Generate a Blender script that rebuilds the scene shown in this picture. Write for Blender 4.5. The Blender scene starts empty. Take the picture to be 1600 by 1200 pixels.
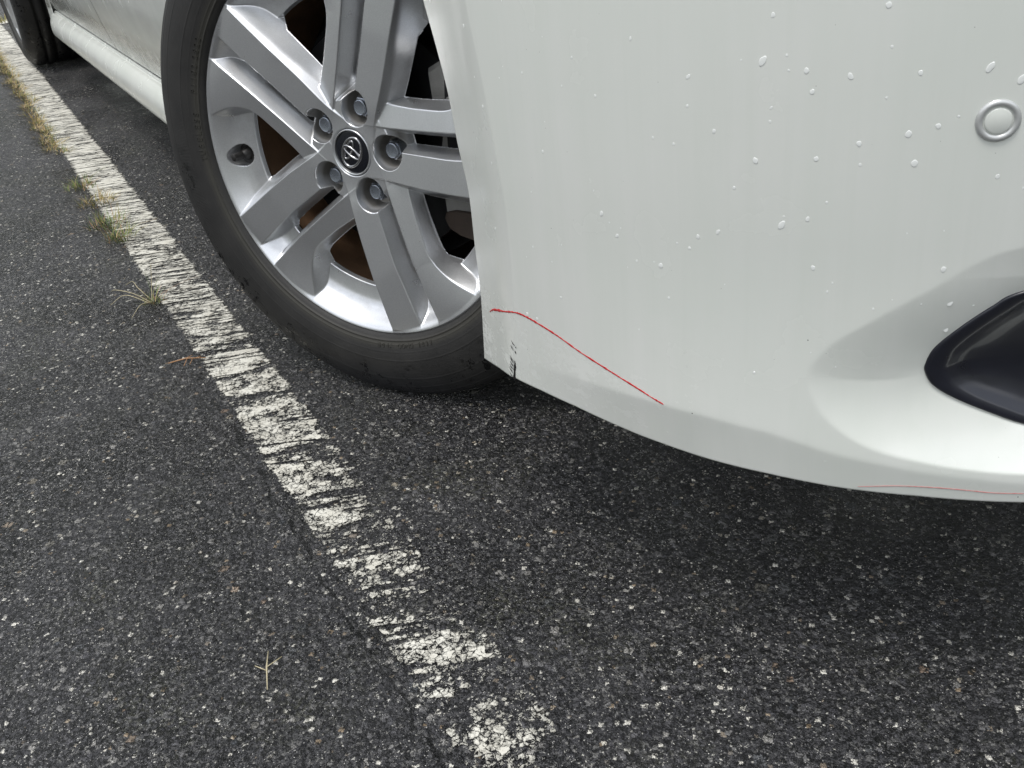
import bpy, math, random
import numpy as np
from mathutils import Vector, Matrix

# ------------------------------------------------------------------ camera, sky, sun, exposure
scn = bpy.context.scene
CAM = np.array([1.1073, -0.3839, 0.6671])
def cam_axes(yaw, pitch, roll):
    cy, sy, cp, sp = math.cos(yaw), math.sin(yaw), math.cos(pitch), math.sin(pitch)
    f = np.array([sy*cp, cy*cp, -sp]); r = np.array([cy, -sy, 0.0]); u = np.cross(r, f)
    c, s = math.cos(roll), math.sin(roll)
    return c*r+s*u, -s*r+c*u, f
cr_, cu_, cf_ = cam_axes(-1.1033, 0.5364, -0.1343)
cd = bpy.data.cameras.new("camera"); cam = bpy.data.objects.new("camera", cd)
scn.collection.objects.link(cam); scn.camera = cam
cam.matrix_world = Matrix(((cr_[0], cu_[0], -cf_[0], CAM[0]), (cr_[1], cu_[1], -cf_[1], CAM[1]),
                           (cr_[2], cu_[2], -cf_[2], CAM[2]), (0, 0, 0, 1)))
cd.sensor_fit = 'HORIZONTAL'; cd.sensor_width = 36.0; cd.lens = 1524.0/1600.0*36.0
cd.clip_start = 0.02; cd.clip_end = 2000

SUN_EL, SUN_AZ = math.radians(72), math.radians(-70)      # direction the light comes from (azimuth from +X, ccw)
w = bpy.data.worlds.new("World"); scn.world = w; w.use_nodes = True
nt = w.node_tree; nt.nodes.clear()
def N(t, ty, **kw):
    n = t.nodes.new(ty)
    for k, v in kw.items(): setattr(n, k, v)
    return n
wo = N(nt, 'ShaderNodeOutputWorld'); bg = N(nt, 'ShaderNodeBackground')
sky = N(nt, 'ShaderNodeTexSky'); sky.sky_type = 'NISHITA'; sky.sun_disc = False
sky.sun_elevation = SUN_EL; sky.sun_rotation = math.radians(90) - SUN_AZ
sky.air_density = 1.6; sky.dust_density = 4.0
tc = N(nt, 'ShaderNodeTexCoord'); mp = N(nt, 'ShaderNodeMapping'); mp.inputs['Scale'].default_value = (1, 1, 2.2)
nz = N(nt, 'ShaderNodeTexNoise'); nz.inputs['Scale'].default_value = 2.3; nz.inputs['Detail'].default_value = 6
cr = N(nt, 'ShaderNodeValToRGB')
cr.color_ramp.elements[0].position = .36; cr.color_ramp.elements[0].color = (8.0, 8.6, 9.7, 1)
cr.color_ramp.elements[1].position = .68; cr.color_ramp.elements[1].color = (17.5, 17.6, 17.7, 1)
mx = N(nt, 'ShaderNodeMix', data_type='RGBA'); mx.inputs[0].default_value = .85
nt.links.new(tc.outputs['Generated'], mp.inputs[0]); nt.links.new(mp.outputs[0], nz.inputs['Vector'])
nt.links.new(nz.outputs['Fac'], cr.inputs[0]); nt.links.new(sky.outputs[0], mx.inputs[6])
nt.links.new(cr.outputs[0], mx.inputs[7]); # dark low band added to the sky for contrast, as unseen trees and buildings
sx = N(nt, 'ShaderNodeSeparateXYZ'); nt.links.new(tc.outputs['Generated'], sx.inputs[0])
n2 = N(nt, 'ShaderNodeTexNoise'); n2.inputs['Scale'].default_value = 5; n2.inputs['Detail'].default_value = 5; nt.links.new(tc.outputs['Generated'], n2.inputs['Vector'])
ad = N(nt, 'ShaderNodeMath', operation='MULTIPLY_ADD'); nt.links.new(n2.outputs['Fac'], ad.inputs[0]); ad.inputs[1].default_value = -.35; nt.links.new(sx.outputs[2], ad.inputs[2])
mrn = N(nt, 'ShaderNodeMapRange'); nt.links.new(ad.outputs[0], mrn.inputs[0]); mrn.inputs[1].default_value = .10; mrn.inputs[2].default_value = .22
tr = N(nt, 'ShaderNodeMix', data_type='RGBA'); nt.links.new(mrn.outputs[0], tr.inputs[0]); tr.inputs[6].default_value = (2.3, 2.45, 2.3, 1)
nt.links.new(mx.outputs[2], tr.inputs[7]); nt.links.new(tr.outputs[2], bg.inputs[0])
bg.inputs[1].default_value = .12; nt.links.new(bg.outputs[0], wo.inputs[0])

sl = bpy.data.lights.new("sun", 'SUN'); sl.energy = 1.5; sl.angle = math.radians(16); sl.color = (1, .97, .93)
so = bpy.data.objects.new("sun", sl); scn.collection.objects.link(so)
sd = Vector((math.cos(SUN_EL)*math.cos(SUN_AZ), math.cos(SUN_EL)*math.sin(SUN_AZ), math.sin(SUN_EL)))
so.rotation_euler = sd.to_track_quat('Z', 'Y').to_euler()
scn.view_settings.view_transform = 'Standard'; scn.view_settings.look = 'None'
scn.view_settings.exposure = 0.14; scn.view_settings.gamma = 1.0; scn.view_settings.use_curve_mapping = False

# ------------------------------------------------------------------ helpers
rng = np.random.default_rng(7); random.seed(7)
def mesh_obj(name, V, F, mat, parent=None, smooth=True, sharp=None, label=None):
    me = bpy.data.meshes.new(name)
    V = np.asarray(V, dtype=np.float32)
    if isinstance(F, np.ndarray) and F.ndim == 2:
        nf, k = F.shape
        me.vertices.add(len(V)); me.vertices.foreach_set('co', V.ravel())
        me.loops.add(nf*k); me.loops.foreach_set('vertex_index', F.astype(np.int32).ravel())
        me.polygons.add(nf); me.polygons.foreach_set('loop_start', np.arange(0, nf*k, k, dtype=np.int32))
        me.update(calc_edges=True); me.validate()
    else:
        me.from_pydata([tuple(map(float, v)) for v in V], [], [tuple(int(i) for i in f) for f in F]); me.update()
    me.polygons.foreach_set('use_smooth', np.full(len(me.polygons), smooth))
    if sharp: me.set_sharp_from_angle(angle=math.radians(sharp))
    me.materials.append(mat)
    o = bpy.data.objects.new(name, me); scn.collection.objects.link(o)
    if parent: o.parent = parent
    if label: o['label'] = label
    return o
def grid_faces(n, m, closed=False, flip=False):
    i = np.arange(n-1)[:, None]; mm = m if closed else m-1
    j = np.arange(mm)[None, :]; j2 = (j+1) % m
    F = np.stack([i*m+j, (i+1)*m+j, (i+1)*m+j2, i*m+j2], -1).reshape(-1, 4)
    return F[:, ::-1].copy() if flip else F
class MB:
    def __init__(s): s.V = []; s.F = []; s.n = 0
    def add(s, V, F):
        V = np.asarray(V, float); s.V.append(V)
        s.F += [tuple(int(i)+s.n for i in f) for f in F]; s.n += len(V)
    def build(s, name, mat, parent=None, **k):
        return mesh_obj(name, np.vstack(s.V), s.F, mat, parent, **k)
def lathe(prof, n=96, closed=False):
    """profile of (r, y) round the local Y axis; r sweeps in XZ"""
    P = np.asarray(prof, float); a = np.linspace(0, 2*np.pi, n, endpoint=False)
    V = np.stack([P[:, 0][:, None]*np.cos(a), np.repeat(P[:, 1][:, None], n, 1), P[:, 0][:, None]*np.sin(a)], -1)
    return V.reshape(-1, 3), grid_faces(len(P), n, True)
def tube(P, R, n=10, cap=True):
    P = np.asarray(P, float); R = np.broadcast_to(R, len(P)); T = np.gradient(P, axis=0)
    T /= np.linalg.norm(T, axis=1)[:, None]+1e-12
    up = np.array([0, 0, 1.]) if abs(T[0, 2]) < .9 else np.array([1., 0, 0])
    A = np.cross(T, up); A /= np.linalg.norm(A, axis=1)[:, None]+1e-12; B = np.cross(T, A)
    a = np.linspace(0, 2*np.pi, n, endpoint=False)
    V = P[:, None]+R[:, None, None]*(A[:, None]*np.cos(a)[None, :, None]+B[:, None]*np.sin(a)[None, :, None])
    F = [tuple(f) for f in grid_faces(len(P), n, True)]
    if cap: F += [tuple(range(n)), tuple(range((len(P)-1)*n, len(P)*n))[::-1]]
    return V.reshape(-1, 3), F
def prism(poly, y0, y1, bev=0.0):
    """extrude an XZ polygon from y0 to y1, optional chamfer at y0"""
    P = np.asarray(poly, float); n = len(P); c = P.mean(0)
    def ring(s, y): Q = c+(P-c)*s; return np.stack([Q[:, 0], np.full(n, y), Q[:, 1]], 1)
    rad = np.linalg.norm(P-c, axis=1).mean()
    rings = [ring(1-bev/rad, y0), ring(1, y0+bev*np.sign(y1-y0)), ring(1, y1)] if bev else [ring(1, y0), ring(1, y1)]
    V = np.vstack(rings); F = []
    for k in range(len(rings)-1):
        for i in range(n): F.append((k*n+i, k*n+(i+1) % n, (k+1)*n+(i+1) % n, (k+1)*n+i))
    F += [tuple(range(n))[::-1], tuple(range((len(rings)-1)*n, len(rings)*n))]
    return V, F
def empty(name, loc=(0, 0, 0), parent=None, rot=None):
    o = bpy.data.objects.new(name, None); scn.collection.objects.link(o); o.location = loc
    o.empty_display_size = .1
    if rot is not None: o.rotation_euler = rot
    if parent: o.parent = parent
    return o
def tag(o, label=None, cat=None, group=None, kind=None):
    if label: o['label'] = label
    if cat: o['category'] = cat
    if group: o['group'] = group
    if kind: o['kind'] = kind
    return o

# ------------------------------------------------------------------ materials
class G:
    """tiny node-graph helper"""
    def __init__(s, name):
        s.m = bpy.data.materials.new(name); s.m.use_nodes = True; s.t = s.m.node_tree; s.t.nodes.clear()
        s.out = s.n('ShaderNodeOutputMaterial'); s.b = s.n('ShaderNodeBsdfPrincipled')
        s.l(s.b.outputs[0], s.out.inputs[0]); s.co = s.n('ShaderNodeTexCoord').outputs['Object']
    def n(s, ty, **k): return N(s.t, ty, **k)
    def l(s, a, b): s.t.links.new(a, b)
    def put(s, sock, v):
        if isinstance(v, bpy.types.NodeSocket): s.l(v, sock)
        elif v is not None: sock.default_value = v
    def set(s, **k):
        for a, v in k.items():
            nm = {'color': 'Base Color', 'rough': 'Roughness', 'metal': 'Metallic', 'spec': 'Specular IOR Level',
                  'coat': 'Coat Weight', 'coatr': 'Coat Roughness', 'normal': 'Normal', 'alpha': 'Alpha', 'ior': 'IOR',
                  'trans': 'Transmission Weight', 'sheen': 'Sheen Weight'}[a]
            if isinstance(v, tuple) and len(v) == 3: v = (*v, 1)
            s.put(s.b.inputs[nm], v)
        return s.m
    def map(s, scale, vec=None, rot=(0, 0, 0)):
        n = s.n('ShaderNodeMapping'); s.l(vec or s.co, n.inputs[0]); n.inputs['Scale'].default_value = scale
        n.inputs['Rotation'].default_value = rot; return n.outputs[0]
    def noise(s, scale, detail=2, rough=.5, vec=None, dist=0, out='Fac'):
        n = s.n('ShaderNodeTexNoise'); s.l(vec or s.co, n.inputs['Vector'])
        n.inputs['Scale'].default_value = scale; n.inputs['Detail'].default_value = detail
        n.inputs['Roughness'].default_value = rough; n.inputs['Distortion'].default_value = dist
        return n.outputs[out]
    def voro(s, scale, vec=None, feature='F1', rand=1.0):
        n = s.n('ShaderNodeTexVoronoi', feature=feature); s.l(vec or s.co, n.inputs['Vector'])
        n.inputs['Scale'].default_value = scale; n.inputs['Randomness'].default_value = rand; return n
    def math(s, op, a, b=None, c=None, clamp=False):
        n = s.n('ShaderNodeMath', operation=op, use_clamp=clamp); s.put(n.inputs[0], a); s.put(n.inputs[1], b); s.put(n.inputs[2], c)
        return n.outputs[0]
    def mr(s, v, a, b, c=0., d=1., smooth=False):
        n = s.n('ShaderNodeMapRange'); n.interpolation_type = 'SMOOTHSTEP' if smooth else 'LINEAR'
        s.put(n.inputs[0], v)
        for i, x in enumerate((a, b, c, d)): s.put(n.inputs[1+i], x)
        return n.outputs[0]
    def mix(s, f, a, b, mode='MIX'):
        n = s.n('ShaderNodeMix', data_type='RGBA', blend_type=mode)
        s.put(n.inputs[0], f)
        for i, x in ((6, a), (7, b)): s.put(n.inputs[i], (*x, 1) if isinstance(x, tuple) and len(x) == 3 else x)
        return n.outputs[2]
    def ramp(s, f, pts, interp='LINEAR'):
        n = s.n('ShaderNodeValToRGB'); e = n.color_ramp; e.interpolation = interp; s.l(f, n.inputs[0])
        while len(e.elements) < len(pts): e.elements.new(.5)
        for q, (p, c) in zip(e.elements, pts): q.position = p; q.color = (*c, 1) if len(c) == 3 else c
        return n.outputs[0]
    def sep(s, v=None):
        n = s.n('ShaderNodeSeparateXYZ'); s.l(v or s.co, n.inputs[0]); return n.outputs
    def bump(s, h, dist, strength=1., normal=None):
        n = s.n('ShaderNodeBump'); n.inputs['Distance'].default_value = dist; s.put(n.inputs['Strength'], strength)
        s.l(h, n.inputs['Height'])
        if normal: s.l(normal, n.inputs['Normal'])
        return n.outputs[0]

def simple(name, color, rough=.5, metal=0, spec=.5, coat=0, nscale=40, namt=.15, bump=0., bscale=300):
    g = G(name); nn = g.noise(nscale, 5)
    c2 = tuple(c*(1-namt) for c in color); c1 = tuple(min(1, c*(1+namt)) for c in color)
    g.set(color=g.mix(nn, c2, c1), rough=g.mr(nn, .3, .7, rough*.9, rough*1.1), metal=metal, spec=spec, coat=coat)
    if bump: g.set(normal=g.bump(g.noise(bscale, 3), bump))
    return g.m

def mat_asphalt():
    g = G('asphalt'); x, y, z = g.sep()
    def warp(sc, amt, det=2):
        a = g.n('ShaderNodeVectorMath', operation='SCALE'); a.inputs['Scale'].default_value = amt
        b = g.n('ShaderNodeVectorMath', operation='ADD'); g.l(g.noise(sc, det, .6, out='Color'), a.inputs[0])
        g.l(g.co, b.inputs[0]); g.l(a.outputs[0], b.inputs[1]); return b.outputs[0]
    W = warp(230, .0050); W2 = warp(420, .0026)
    def stones(scale, vec, metric='MANHATTAN'):
        v = g.n('ShaderNodeTexVoronoi', feature='F1', distance=metric); g.l(vec, v.inputs['Vector']); v.inputs['Scale'].default_value = scale
        return v.outputs['Distance'], g.sep(v.outputs['Color'])
    dA, cA = stones(52, W); dB, cB = stones(98, W); dC, cC = stones(180, W2); dD, cD = stones(430, W2); dE, cE = stones(760, g.co, 'EUCLIDEAN')
    bind = g.ramp(g.noise(420, 3, .7), [(.34, (.006, .006, .007)), (.60, (.034, .034, .036)), (.80, (.11, .108, .105))])
    def lay(col, d, c, hi, sel, ramp, soft=.07):
        m = g.math('MULTIPLY', g.mr(d, hi, hi-soft), g.math('GREATER_THAN', c[1], sel)); return g.mix(m, col, g.ramp(c[0], ramp)), m
    grey = [(0, (.022, .022, .026)), (.45, (.090, .089, .094)), (.85, (.18, .177, .168)), (1, (.34, .33, .30))]
    col, mD = lay(bind, dD, cD, .72, .25, [(0, (.008, .008, .010)), (.6, (.082, .081, .084)), (.88, (.20, .195, .18)), (.97, (.60, .59, .52))])
    col, mC = lay(col, dC, cC, .70, .35, [(0, (.012, .012, .014)), (.5, (.078, .077, .080)), (.88, (.17, .168, .158)), (.92, (.28, .21, .13)), (.94, (.74, .72, .63))])
    col, mB = lay(col, dB, cB, .60, .55, grey)
    col, mA = lay(col, dA, cA, .46, .84, [(0, (.05, .055, .062)), (.5, (.11, .112, .11)), (.86, (.19, .18, .15)), (.95, (.24, .17, .12)), (1, (.46, .43, .34))])
    mE = g.math('MULTIPLY', g.mr(dE, .34, .26), g.math('GREATER_THAN', cE[0], .935)); col = g.mix(mE, col, (.78, .77, .70))
    grain = g.ramp(g.noise(1100, 2, .7), [(.35, (.55, .55, .55)), (.65, (1.35, 1.35, 1.35))]); col = g.mix(.8, col, grain, 'MULTIPLY')
    pit = g.mr(g.noise(260, 3, .75, W), .475, .41, 0, .97); col = g.mix(pit, col, (.004, .004, .004))
    moss = g.mr(g.noise(6, 5, .7), .52, .72, 0, .6)
    col = g.mix(g.math('MULTIPLY', moss, g.mr(g.noise(210, 2), .46, .60)), col, (.060, .062, .030))
    col = g.mix(g.mr(g.noise(1.7, 5, .6), .42, .70, 0, .40), col, (.020, .020, .021))
    cy = g.math('ADD', y, g.math('MULTIPLY', g.math('SUBTRACT', g.noise(9, 5, .65), .5), .055))
    dc = g.math('ABSOLUTE', g.math('ADD', cy, g.math('ADD', g.math('MULTIPLY', x, .020), .222)))
    wv = g.math('MULTIPLY', g.math('MULTIPLY', g.mr(g.noise(26, 3), .42, .62, 0, .0032), g.mr(x, -.35, -.1)), g.mr(x, .72, .55))
    crack = g.math('LESS_THAN', dc, wv); col = g.mix(crack, col, (.004, .004, .004))
    h = g.math('ADD', g.math('MULTIPLY', g.mr(dB, .7, .2), g.math('ADD', .4, cB[2])), g.math('MULTIPLY', g.mr(dC, .7, .1), g.math('ADD', .3, g.math('MULTIPLY', cC[2], .8))))
    h = g.math('ADD', h, g.math('MULTIPLY', g.mr(dD, .7, .1), .30)); h = g.math('ADD', h, g.math('MULTIPLY', mA, .6))
    h = g.math('SUBTRACT', h, g.math('MULTIPLY', pit, .9)); h = g.math('ADD', h, g.math('MULTIPLY', g.noise(900, 2), .25))
    h = g.math('SUBTRACT', h, g.math('MULTIPLY', crack, 3.0))
    n2 = g.bump(h, .0056, 1.0, g.bump(g.noise(14, 4, .6), .004, .5))
    col = g.mix(1.0, col, (1.28, 1.27, 1.29), 'MULTIPLY')
    rough = g.mix(g.mr(g.noise(5, 4), .4, .62), (.22,)*3, (.50,)*3)
    g.set(color=col, rough=rough, spec=.62, normal=n2)
    return g.m

def mat_line():
    """worn road paint: flakes left on the tops of the stones, cracked across the line"""
    g = G('worn_road_paint'); x, y, z = g.sep()
    RT = g.map((1, 1, 1), None, (0, 0, math.radians(24)))
    cross = g.map((1, .11, 1), RT)
    cr1 = g.noise(62, 4, .65, cross, .6); cr2 = g.noise(150, 3, .6, cross, .4)
    blob = g.noise(42, 3, .6, g.map((1, .85, 1))); fine = g.noise(330, 3, .7); v = g.voro(125)
    big = g.noise(13, 3, .55, g.map((1, .6, 1)))
    wear = g.ramp(g.mr(x, -3.2, .9), [(0, (.27,)*3), (.50, (.31,)*3), (.58, (.375,)*3), (.66, (.43,)*3), (.72, (.465,)*3), (.79, (.492,)*3), (.87, (.510,)*3), (.94, (.516,)*3), (1, (.525,)*3)])
    ridge = g.math('ABSOLUTE', g.math('SUBTRACT', cr1, .5)); ridge2 = g.math('ABSOLUTE', g.math('SUBTRACT', cr2, .5))
    s = g.math('ADD', g.math('MULTIPLY', blob, .40), g.math('MULTIPLY', big, .26))
    s = g.math('ADD', s, g.math('MULTIPLY', fine, .34))
    s = g.math('SUBTRACT', s, g.math('MULTIPLY', g.mr(ridge, .006, .036, 1, 0), g.mr(x, -.6, .05, .42, .05)))
    s = g.math('SUBTRACT', s, g.math('MULTIPLY', g.mr(ridge2, .0, .03, 1, 0), g.mr(x, -.6, .05, .12, .03)))
    s = g.math('SUBTRACT', s, g.mr(v.outputs['Distance'], .3, .62, 0, .07))
    wn = g.n('ShaderNodeVectorMath', operation='SCALE'); wn.inputs['Scale'].default_value = .012; g.l(g.noise(70, 3, .6, out='Color'), wn.inputs[0])
    wa = g.n('ShaderNodeVectorMath', operation='ADD'); g.l(g.co, wa.inputs[0]); g.l(wn.outputs[0], wa.inputs[1])
    vc = g.voro(150, wa.outputs[0]); ve = g.voro(150, wa.outputs[0], feature='DISTANCE_TO_EDGE'); cc = g.sep(vc.outputs['Color'])
    clump = g.noise(24, 3, .55, g.map((1, .45, 1), RT)); gap = g.math('ABSOLUTE', g.math('SUBTRACT', g.noise(17, 3, .6, g.map((1, .14, 1), RT)), .5))
    sn = g.math('ADD', g.math('ADD', g.math('MULTIPLY', clump, .40), g.math('MULTIPLY', g.noise(75, 3, .65, g.map((1, .8, 1))), .25)), g.math('ADD', g.math('MULTIPLY', cc[0], .08), g.math('MULTIPLY', fine, .27)))
    sn = g.math('SUBTRACT', sn, g.mr(ve.outputs['Distance'], .0, .10, .07, 0)); sn = g.math('ADD', sn, .03); sn = g.math('SUBTRACT', sn, g.mr(gap, .004, .035, .13, 0)); sn = g.math('SUBTRACT', sn, g.math('MULTIPLY', g.mr(y, -.175, -.125), g.mr(x, .0, .4, .0, .075)))
    tn = g.mr(x, -.75, -.15)
    s = g.math('ADD', g.math('MULTIPLY', s, g.math('SUBTRACT', 1.0, tn)), g.math('MULTIPLY', sn, tn))
    # frayed long edges
    yc = g.math('ADD', g.math('ADD', y, .1655), g.math('MULTIPLY', x, .0153))
    ed = g.math('ADD', g.math('ABSOLUTE', yc), g.math('MULTIPLY', g.math('SUBTRACT', g.noise(60, 4, .7), .5), .022))
    s = g.math('SUBTRACT', s, g.mr(ed, .040, .058, 0, .5))
    a = g.math('GREATER_THAN', s, wear)
    col = g.mix(g.mr(g.noise(38, 4), .35, .7), (.54, .52, .45), (.66, .645, .575))
    col = g.mix(g.mr(g.noise(520, 2), .60, .72, 0, .6), col, (.30, .29, .25))
    col = g.mix(g.mr(s, wear, g.math('ADD', wear, .03), .55, 0), col, (.36, .35, .30))
    hh = g.math('ADD', g.math('MULTIPLY', g.mr(s, wear, g.math('ADD', wear, .05)), 1.0), g.math('MULTIPLY', fine, .6))
    g.set(color=col, rough=.62, spec=.4, normal=g.bump(hh, .0012), alpha=a)
    return g.m

def mat_paint():
    g = G('white_car_paint'); x, y, z = g.sep()
    strk = g.noise(26, 4, .6, g.map((1, 1, .06))); blot = g.noise(5, 4, .55); fine = g.noise(190, 3, .6)
    col = g.mix(g.math('MULTIPLY', g.mr(strk, .35, .68), g.mr(x, .1, .3, .5, 1)), (.728, .748, .698), (.765, .775, .735))
    col = g.mix(g.mr(blot, .4, .68, 0, .5), col, (.685, .720, .662))
    sp = g.voro(55); cc = g.sep(sp.outputs['Color'])
    dot = g.math('MULTIPLY', g.math('LESS_THAN', sp.outputs['Distance'], .032), g.math('GREATER_THAN', cc[0], .80))
    col = g.mix(g.math('MULTIPLY', dot, g.mr(z, .62, .25, .35, 1)), col, (.10, .11, .10))
    sp2 = g.voro(140); c2_ = g.sep(sp2.outputs['Color']); d2_ = g.math('MULTIPLY', g.math('LESS_THAN', sp2.outputs['Distance'], .045), g.math('GREATER_THAN', c2_[0], .86))
    col = g.mix(g.math('MULTIPLY', d2_, .55), col, (.20, .20, .17))
    rain = g.noise(120, 3, .6, g.map((1, 1, .035))); col = g.mix(g.math('MULTIPLY', g.mr(rain, .52, .72), g.mr(x, .1, .3, .05, .18)), col, (.66, .69, .63))
    db = g.math('MULTIPLY', g.math('MULTIPLY', g.mr(z, .335, .29), g.mr(z, .243, .25)), g.mr(x, -.40, -.5))  # dark lower-door band: ground reflection and grime, painted into the colour
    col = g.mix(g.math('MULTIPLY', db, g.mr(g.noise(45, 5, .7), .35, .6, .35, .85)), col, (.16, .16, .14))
    col = g.mix(g.math('MULTIPLY', g.mr(g.noise(120, 3, .6), .62, .66), g.math('MULTIPLY', g.mr(z, .312, .305), db)), col, (.50, .50, .44))  # pale specks painted in as the reflected white line and grass
    # pale road film and scuffs low down
    scuf = g.math('MULTIPLY', g.mr(g.noise(34, 5, .75, g.map((1, 1, 1.6))), .54, .66), g.math('MULTIPLY', g.mr(z, .285, .25), g.math('MULTIPLY', g.mr(x, .66, .50), g.mr(x, .2, .3))))
    col = g.mix(g.math('MULTIPLY', scuf, .55), col, (.82, .83, .79))
    rough = g.mix(g.mr(g.noise(14, 5), .3, .7), (.16,)*3, (.30,)*3)
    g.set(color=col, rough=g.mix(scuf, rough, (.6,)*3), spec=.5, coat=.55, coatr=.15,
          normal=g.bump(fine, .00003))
    return g.m

def mat_alloy():
    g = G('silver_alloy'); fl = g.voro(2600); dirt = g.noise(30, 5, .65)
    sepd = g.sep(); rr = g.math('SQRT', g.math('ADD', g.math('POWER', sepd[0], 2), g.math('POWER', sepd[2], 2)))
    c = g.mix(g.sep(fl.outputs['Color'])[0], (.58, .59, .605), (.72, .73, .74))
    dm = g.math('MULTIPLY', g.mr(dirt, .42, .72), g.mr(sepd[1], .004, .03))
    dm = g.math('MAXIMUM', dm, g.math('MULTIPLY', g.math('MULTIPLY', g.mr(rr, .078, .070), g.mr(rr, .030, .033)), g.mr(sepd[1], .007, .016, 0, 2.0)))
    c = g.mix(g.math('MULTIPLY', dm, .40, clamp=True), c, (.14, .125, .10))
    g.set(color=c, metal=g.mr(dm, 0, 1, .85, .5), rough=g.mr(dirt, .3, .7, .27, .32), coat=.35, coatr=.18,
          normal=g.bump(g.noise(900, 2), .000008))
    return g.m

def mat_tyre():
    g = G('tyre_rubber'); x, y, z = g.sep()
    rr = g.math('SQRT', g.math('ADD', g.math('POWER', x, 2), g.math('POWER', z, 2)))
    dust = g.noise(24, 5, .65); fine = g.noise(300, 3, .7)
    c = g.mix(g.mr(dust, .3, .72), (.014, .0136, .0132), (.027, .026, .0245))
    ring = g.mr(g.noise(3, 2), .3, .7); c = g.mix(g.math('MULTIPLY', g.mr(g.math('ABSOLUTE', g.math('SUBTRACT', rr, .246)), .008, 0), .5), c, (.055, .052, .040))
    wet = g.math('MULTIPLY', g.mr(g.noise(75, 4, .75), .545, .57), g.math('MULTIPLY', g.mr(rr, .266, .285), g.mr(z, .06, -.06)))
    wet = g.math('MULTIPLY', wet, g.mr(g.noise(14, 2), .46, .54))
    c = g.mix(wet, c, (.004, .004, .004))
    low = g.mr(z, -.27, -.315); c = g.mix(g.math('MULTIPLY', low, .6), c, (.012, .014, .018))
    # fine radial micro-ribs on the sidewall
    ang = g.math('ARCTAN2', z, x); ribs = g.math('SINE', g.math('MULTIPLY', ang, 900))
    ribs = g.math('MULTIPLY', ribs, g.math('MULTIPLY', g.mr(rr, .268, .270), g.mr(rr, .294, .292)))
    nrm = g.bump(g.math('ADD', g.math('MULTIPLY', ribs, .25), fine), .0003)
    g.set(color=c, rough=g.mix(wet, (.62,)*3, (.15,)*3), spec=.45, normal=nrm)
    return g.m

M = {}
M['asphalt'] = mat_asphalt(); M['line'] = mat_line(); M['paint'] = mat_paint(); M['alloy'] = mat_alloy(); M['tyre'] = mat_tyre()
M['black'] = simple('matt_black_liner', (.010, .010, .011), .85, nscale=20)
M['gloss'] = simple('gloss_black_trim', (.010, .011, .018), .30, coat=.35, nscale=90, namt=.3)
M['barrel'] = simple('dusty_brown_barrel', (.30, .18, .105), .62, metal=.25, nscale=38, namt=.55, bump=.0006)
M['cast'] = simple('cast_metal', (.30, .295, .28), .55, metal=.55, nscale=60, namt=.3, bump=.0006, bscale=500)
M['rust'] = simple('rusty_iron', (.050, .036, .027), .75, metal=.2, nscale=60, namt=.5, bump=.0006)
M['disc'] = simple('brake_disc_iron', (.05, .05, .052), .4, metal=.8, nscale=60, namt=.3)
M['chrome'] = simple('chrome', (.36, .36, .37), .22, metal=1, nscale=60, namt=.04)
M['nut'] = simple('zinc_nut', (.33, .36, .41), .27, metal=.9, nscale=60, namt=.06)
M['cap'] = simple('cap_black', (.004, .005, .009), .20, coat=.1, nscale=90)
M['rubber'] = simple('valve_rubber', (.016, .015, .014), .5, nscale=200, namt=.3)
M['sensor'] = simple('sensor_silver', (.56, .57, .56), .32, metal=.4, coat=.3, nscale=200, namt=.05)
M['glass'] = simple('tinted_glass', (.012, .014, .015), .05, spec=.6, coat=.5, namt=.05)
M['red'] = simple('red_marker', (.55, .018, .022), .4, nscale=220, namt=.25)
M['red_thin'] = simple('faint_red_marker', (.52, .17, .16), .5, nscale=220, namt=.25)
M['scrape'] = simple('bare_black_scrape', (.006, .005, .005), .8, nscale=300, namt=.4)
M['lens'] = simple('fog_lamp_lens', (.30, .32, .34), .12, metal=.5, coat=.6, nscale=50)
def mat_drop():
    g = G('water_drop'); g.set(color=(.84, .86, .83), rough=.30, spec=.5, coat=.3); return g.m
M['drop'] = mat_drop()
def mat_grass():
    g = G('grass'); oi = g.n('ShaderNodeObjectInfo'); geo = g.n('ShaderNodeNewGeometry')
    c = g.ramp(geo.outputs['Random Per Island'], [(0, (.11, .15, .04)), (.30, (.22, .22, .07)), (.55, (.38, .29, .11)), (.8, (.50, .34, .16)), (1, (.62, .52, .32))])
    g.set(color=c, rough=.6, spec=.3); return g.m
M['grass'] = mat_grass()
def mat_grass2():
    g = G('green_grass'); geo = g.n('ShaderNodeNewGeometry')
    c = g.ramp(geo.outputs['Random Per Island'], [(0, (.10, .16, .045)), (.5, (.19, .25, .08)), (.75, (.36, .30, .13)), (1, (.55, .34, .22))])
    g.set(color=c, rough=.6, spec=.3); return g.m
M['grass2'] = mat_grass2()
M['twig'] = simple('dry_twig', (.36, .20, .10), .7, nscale=60, namt=.3)
M['straw'] = simple('dry_straw', (.42, .37, .24), .7, nscale=60, namt=.3)

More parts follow.
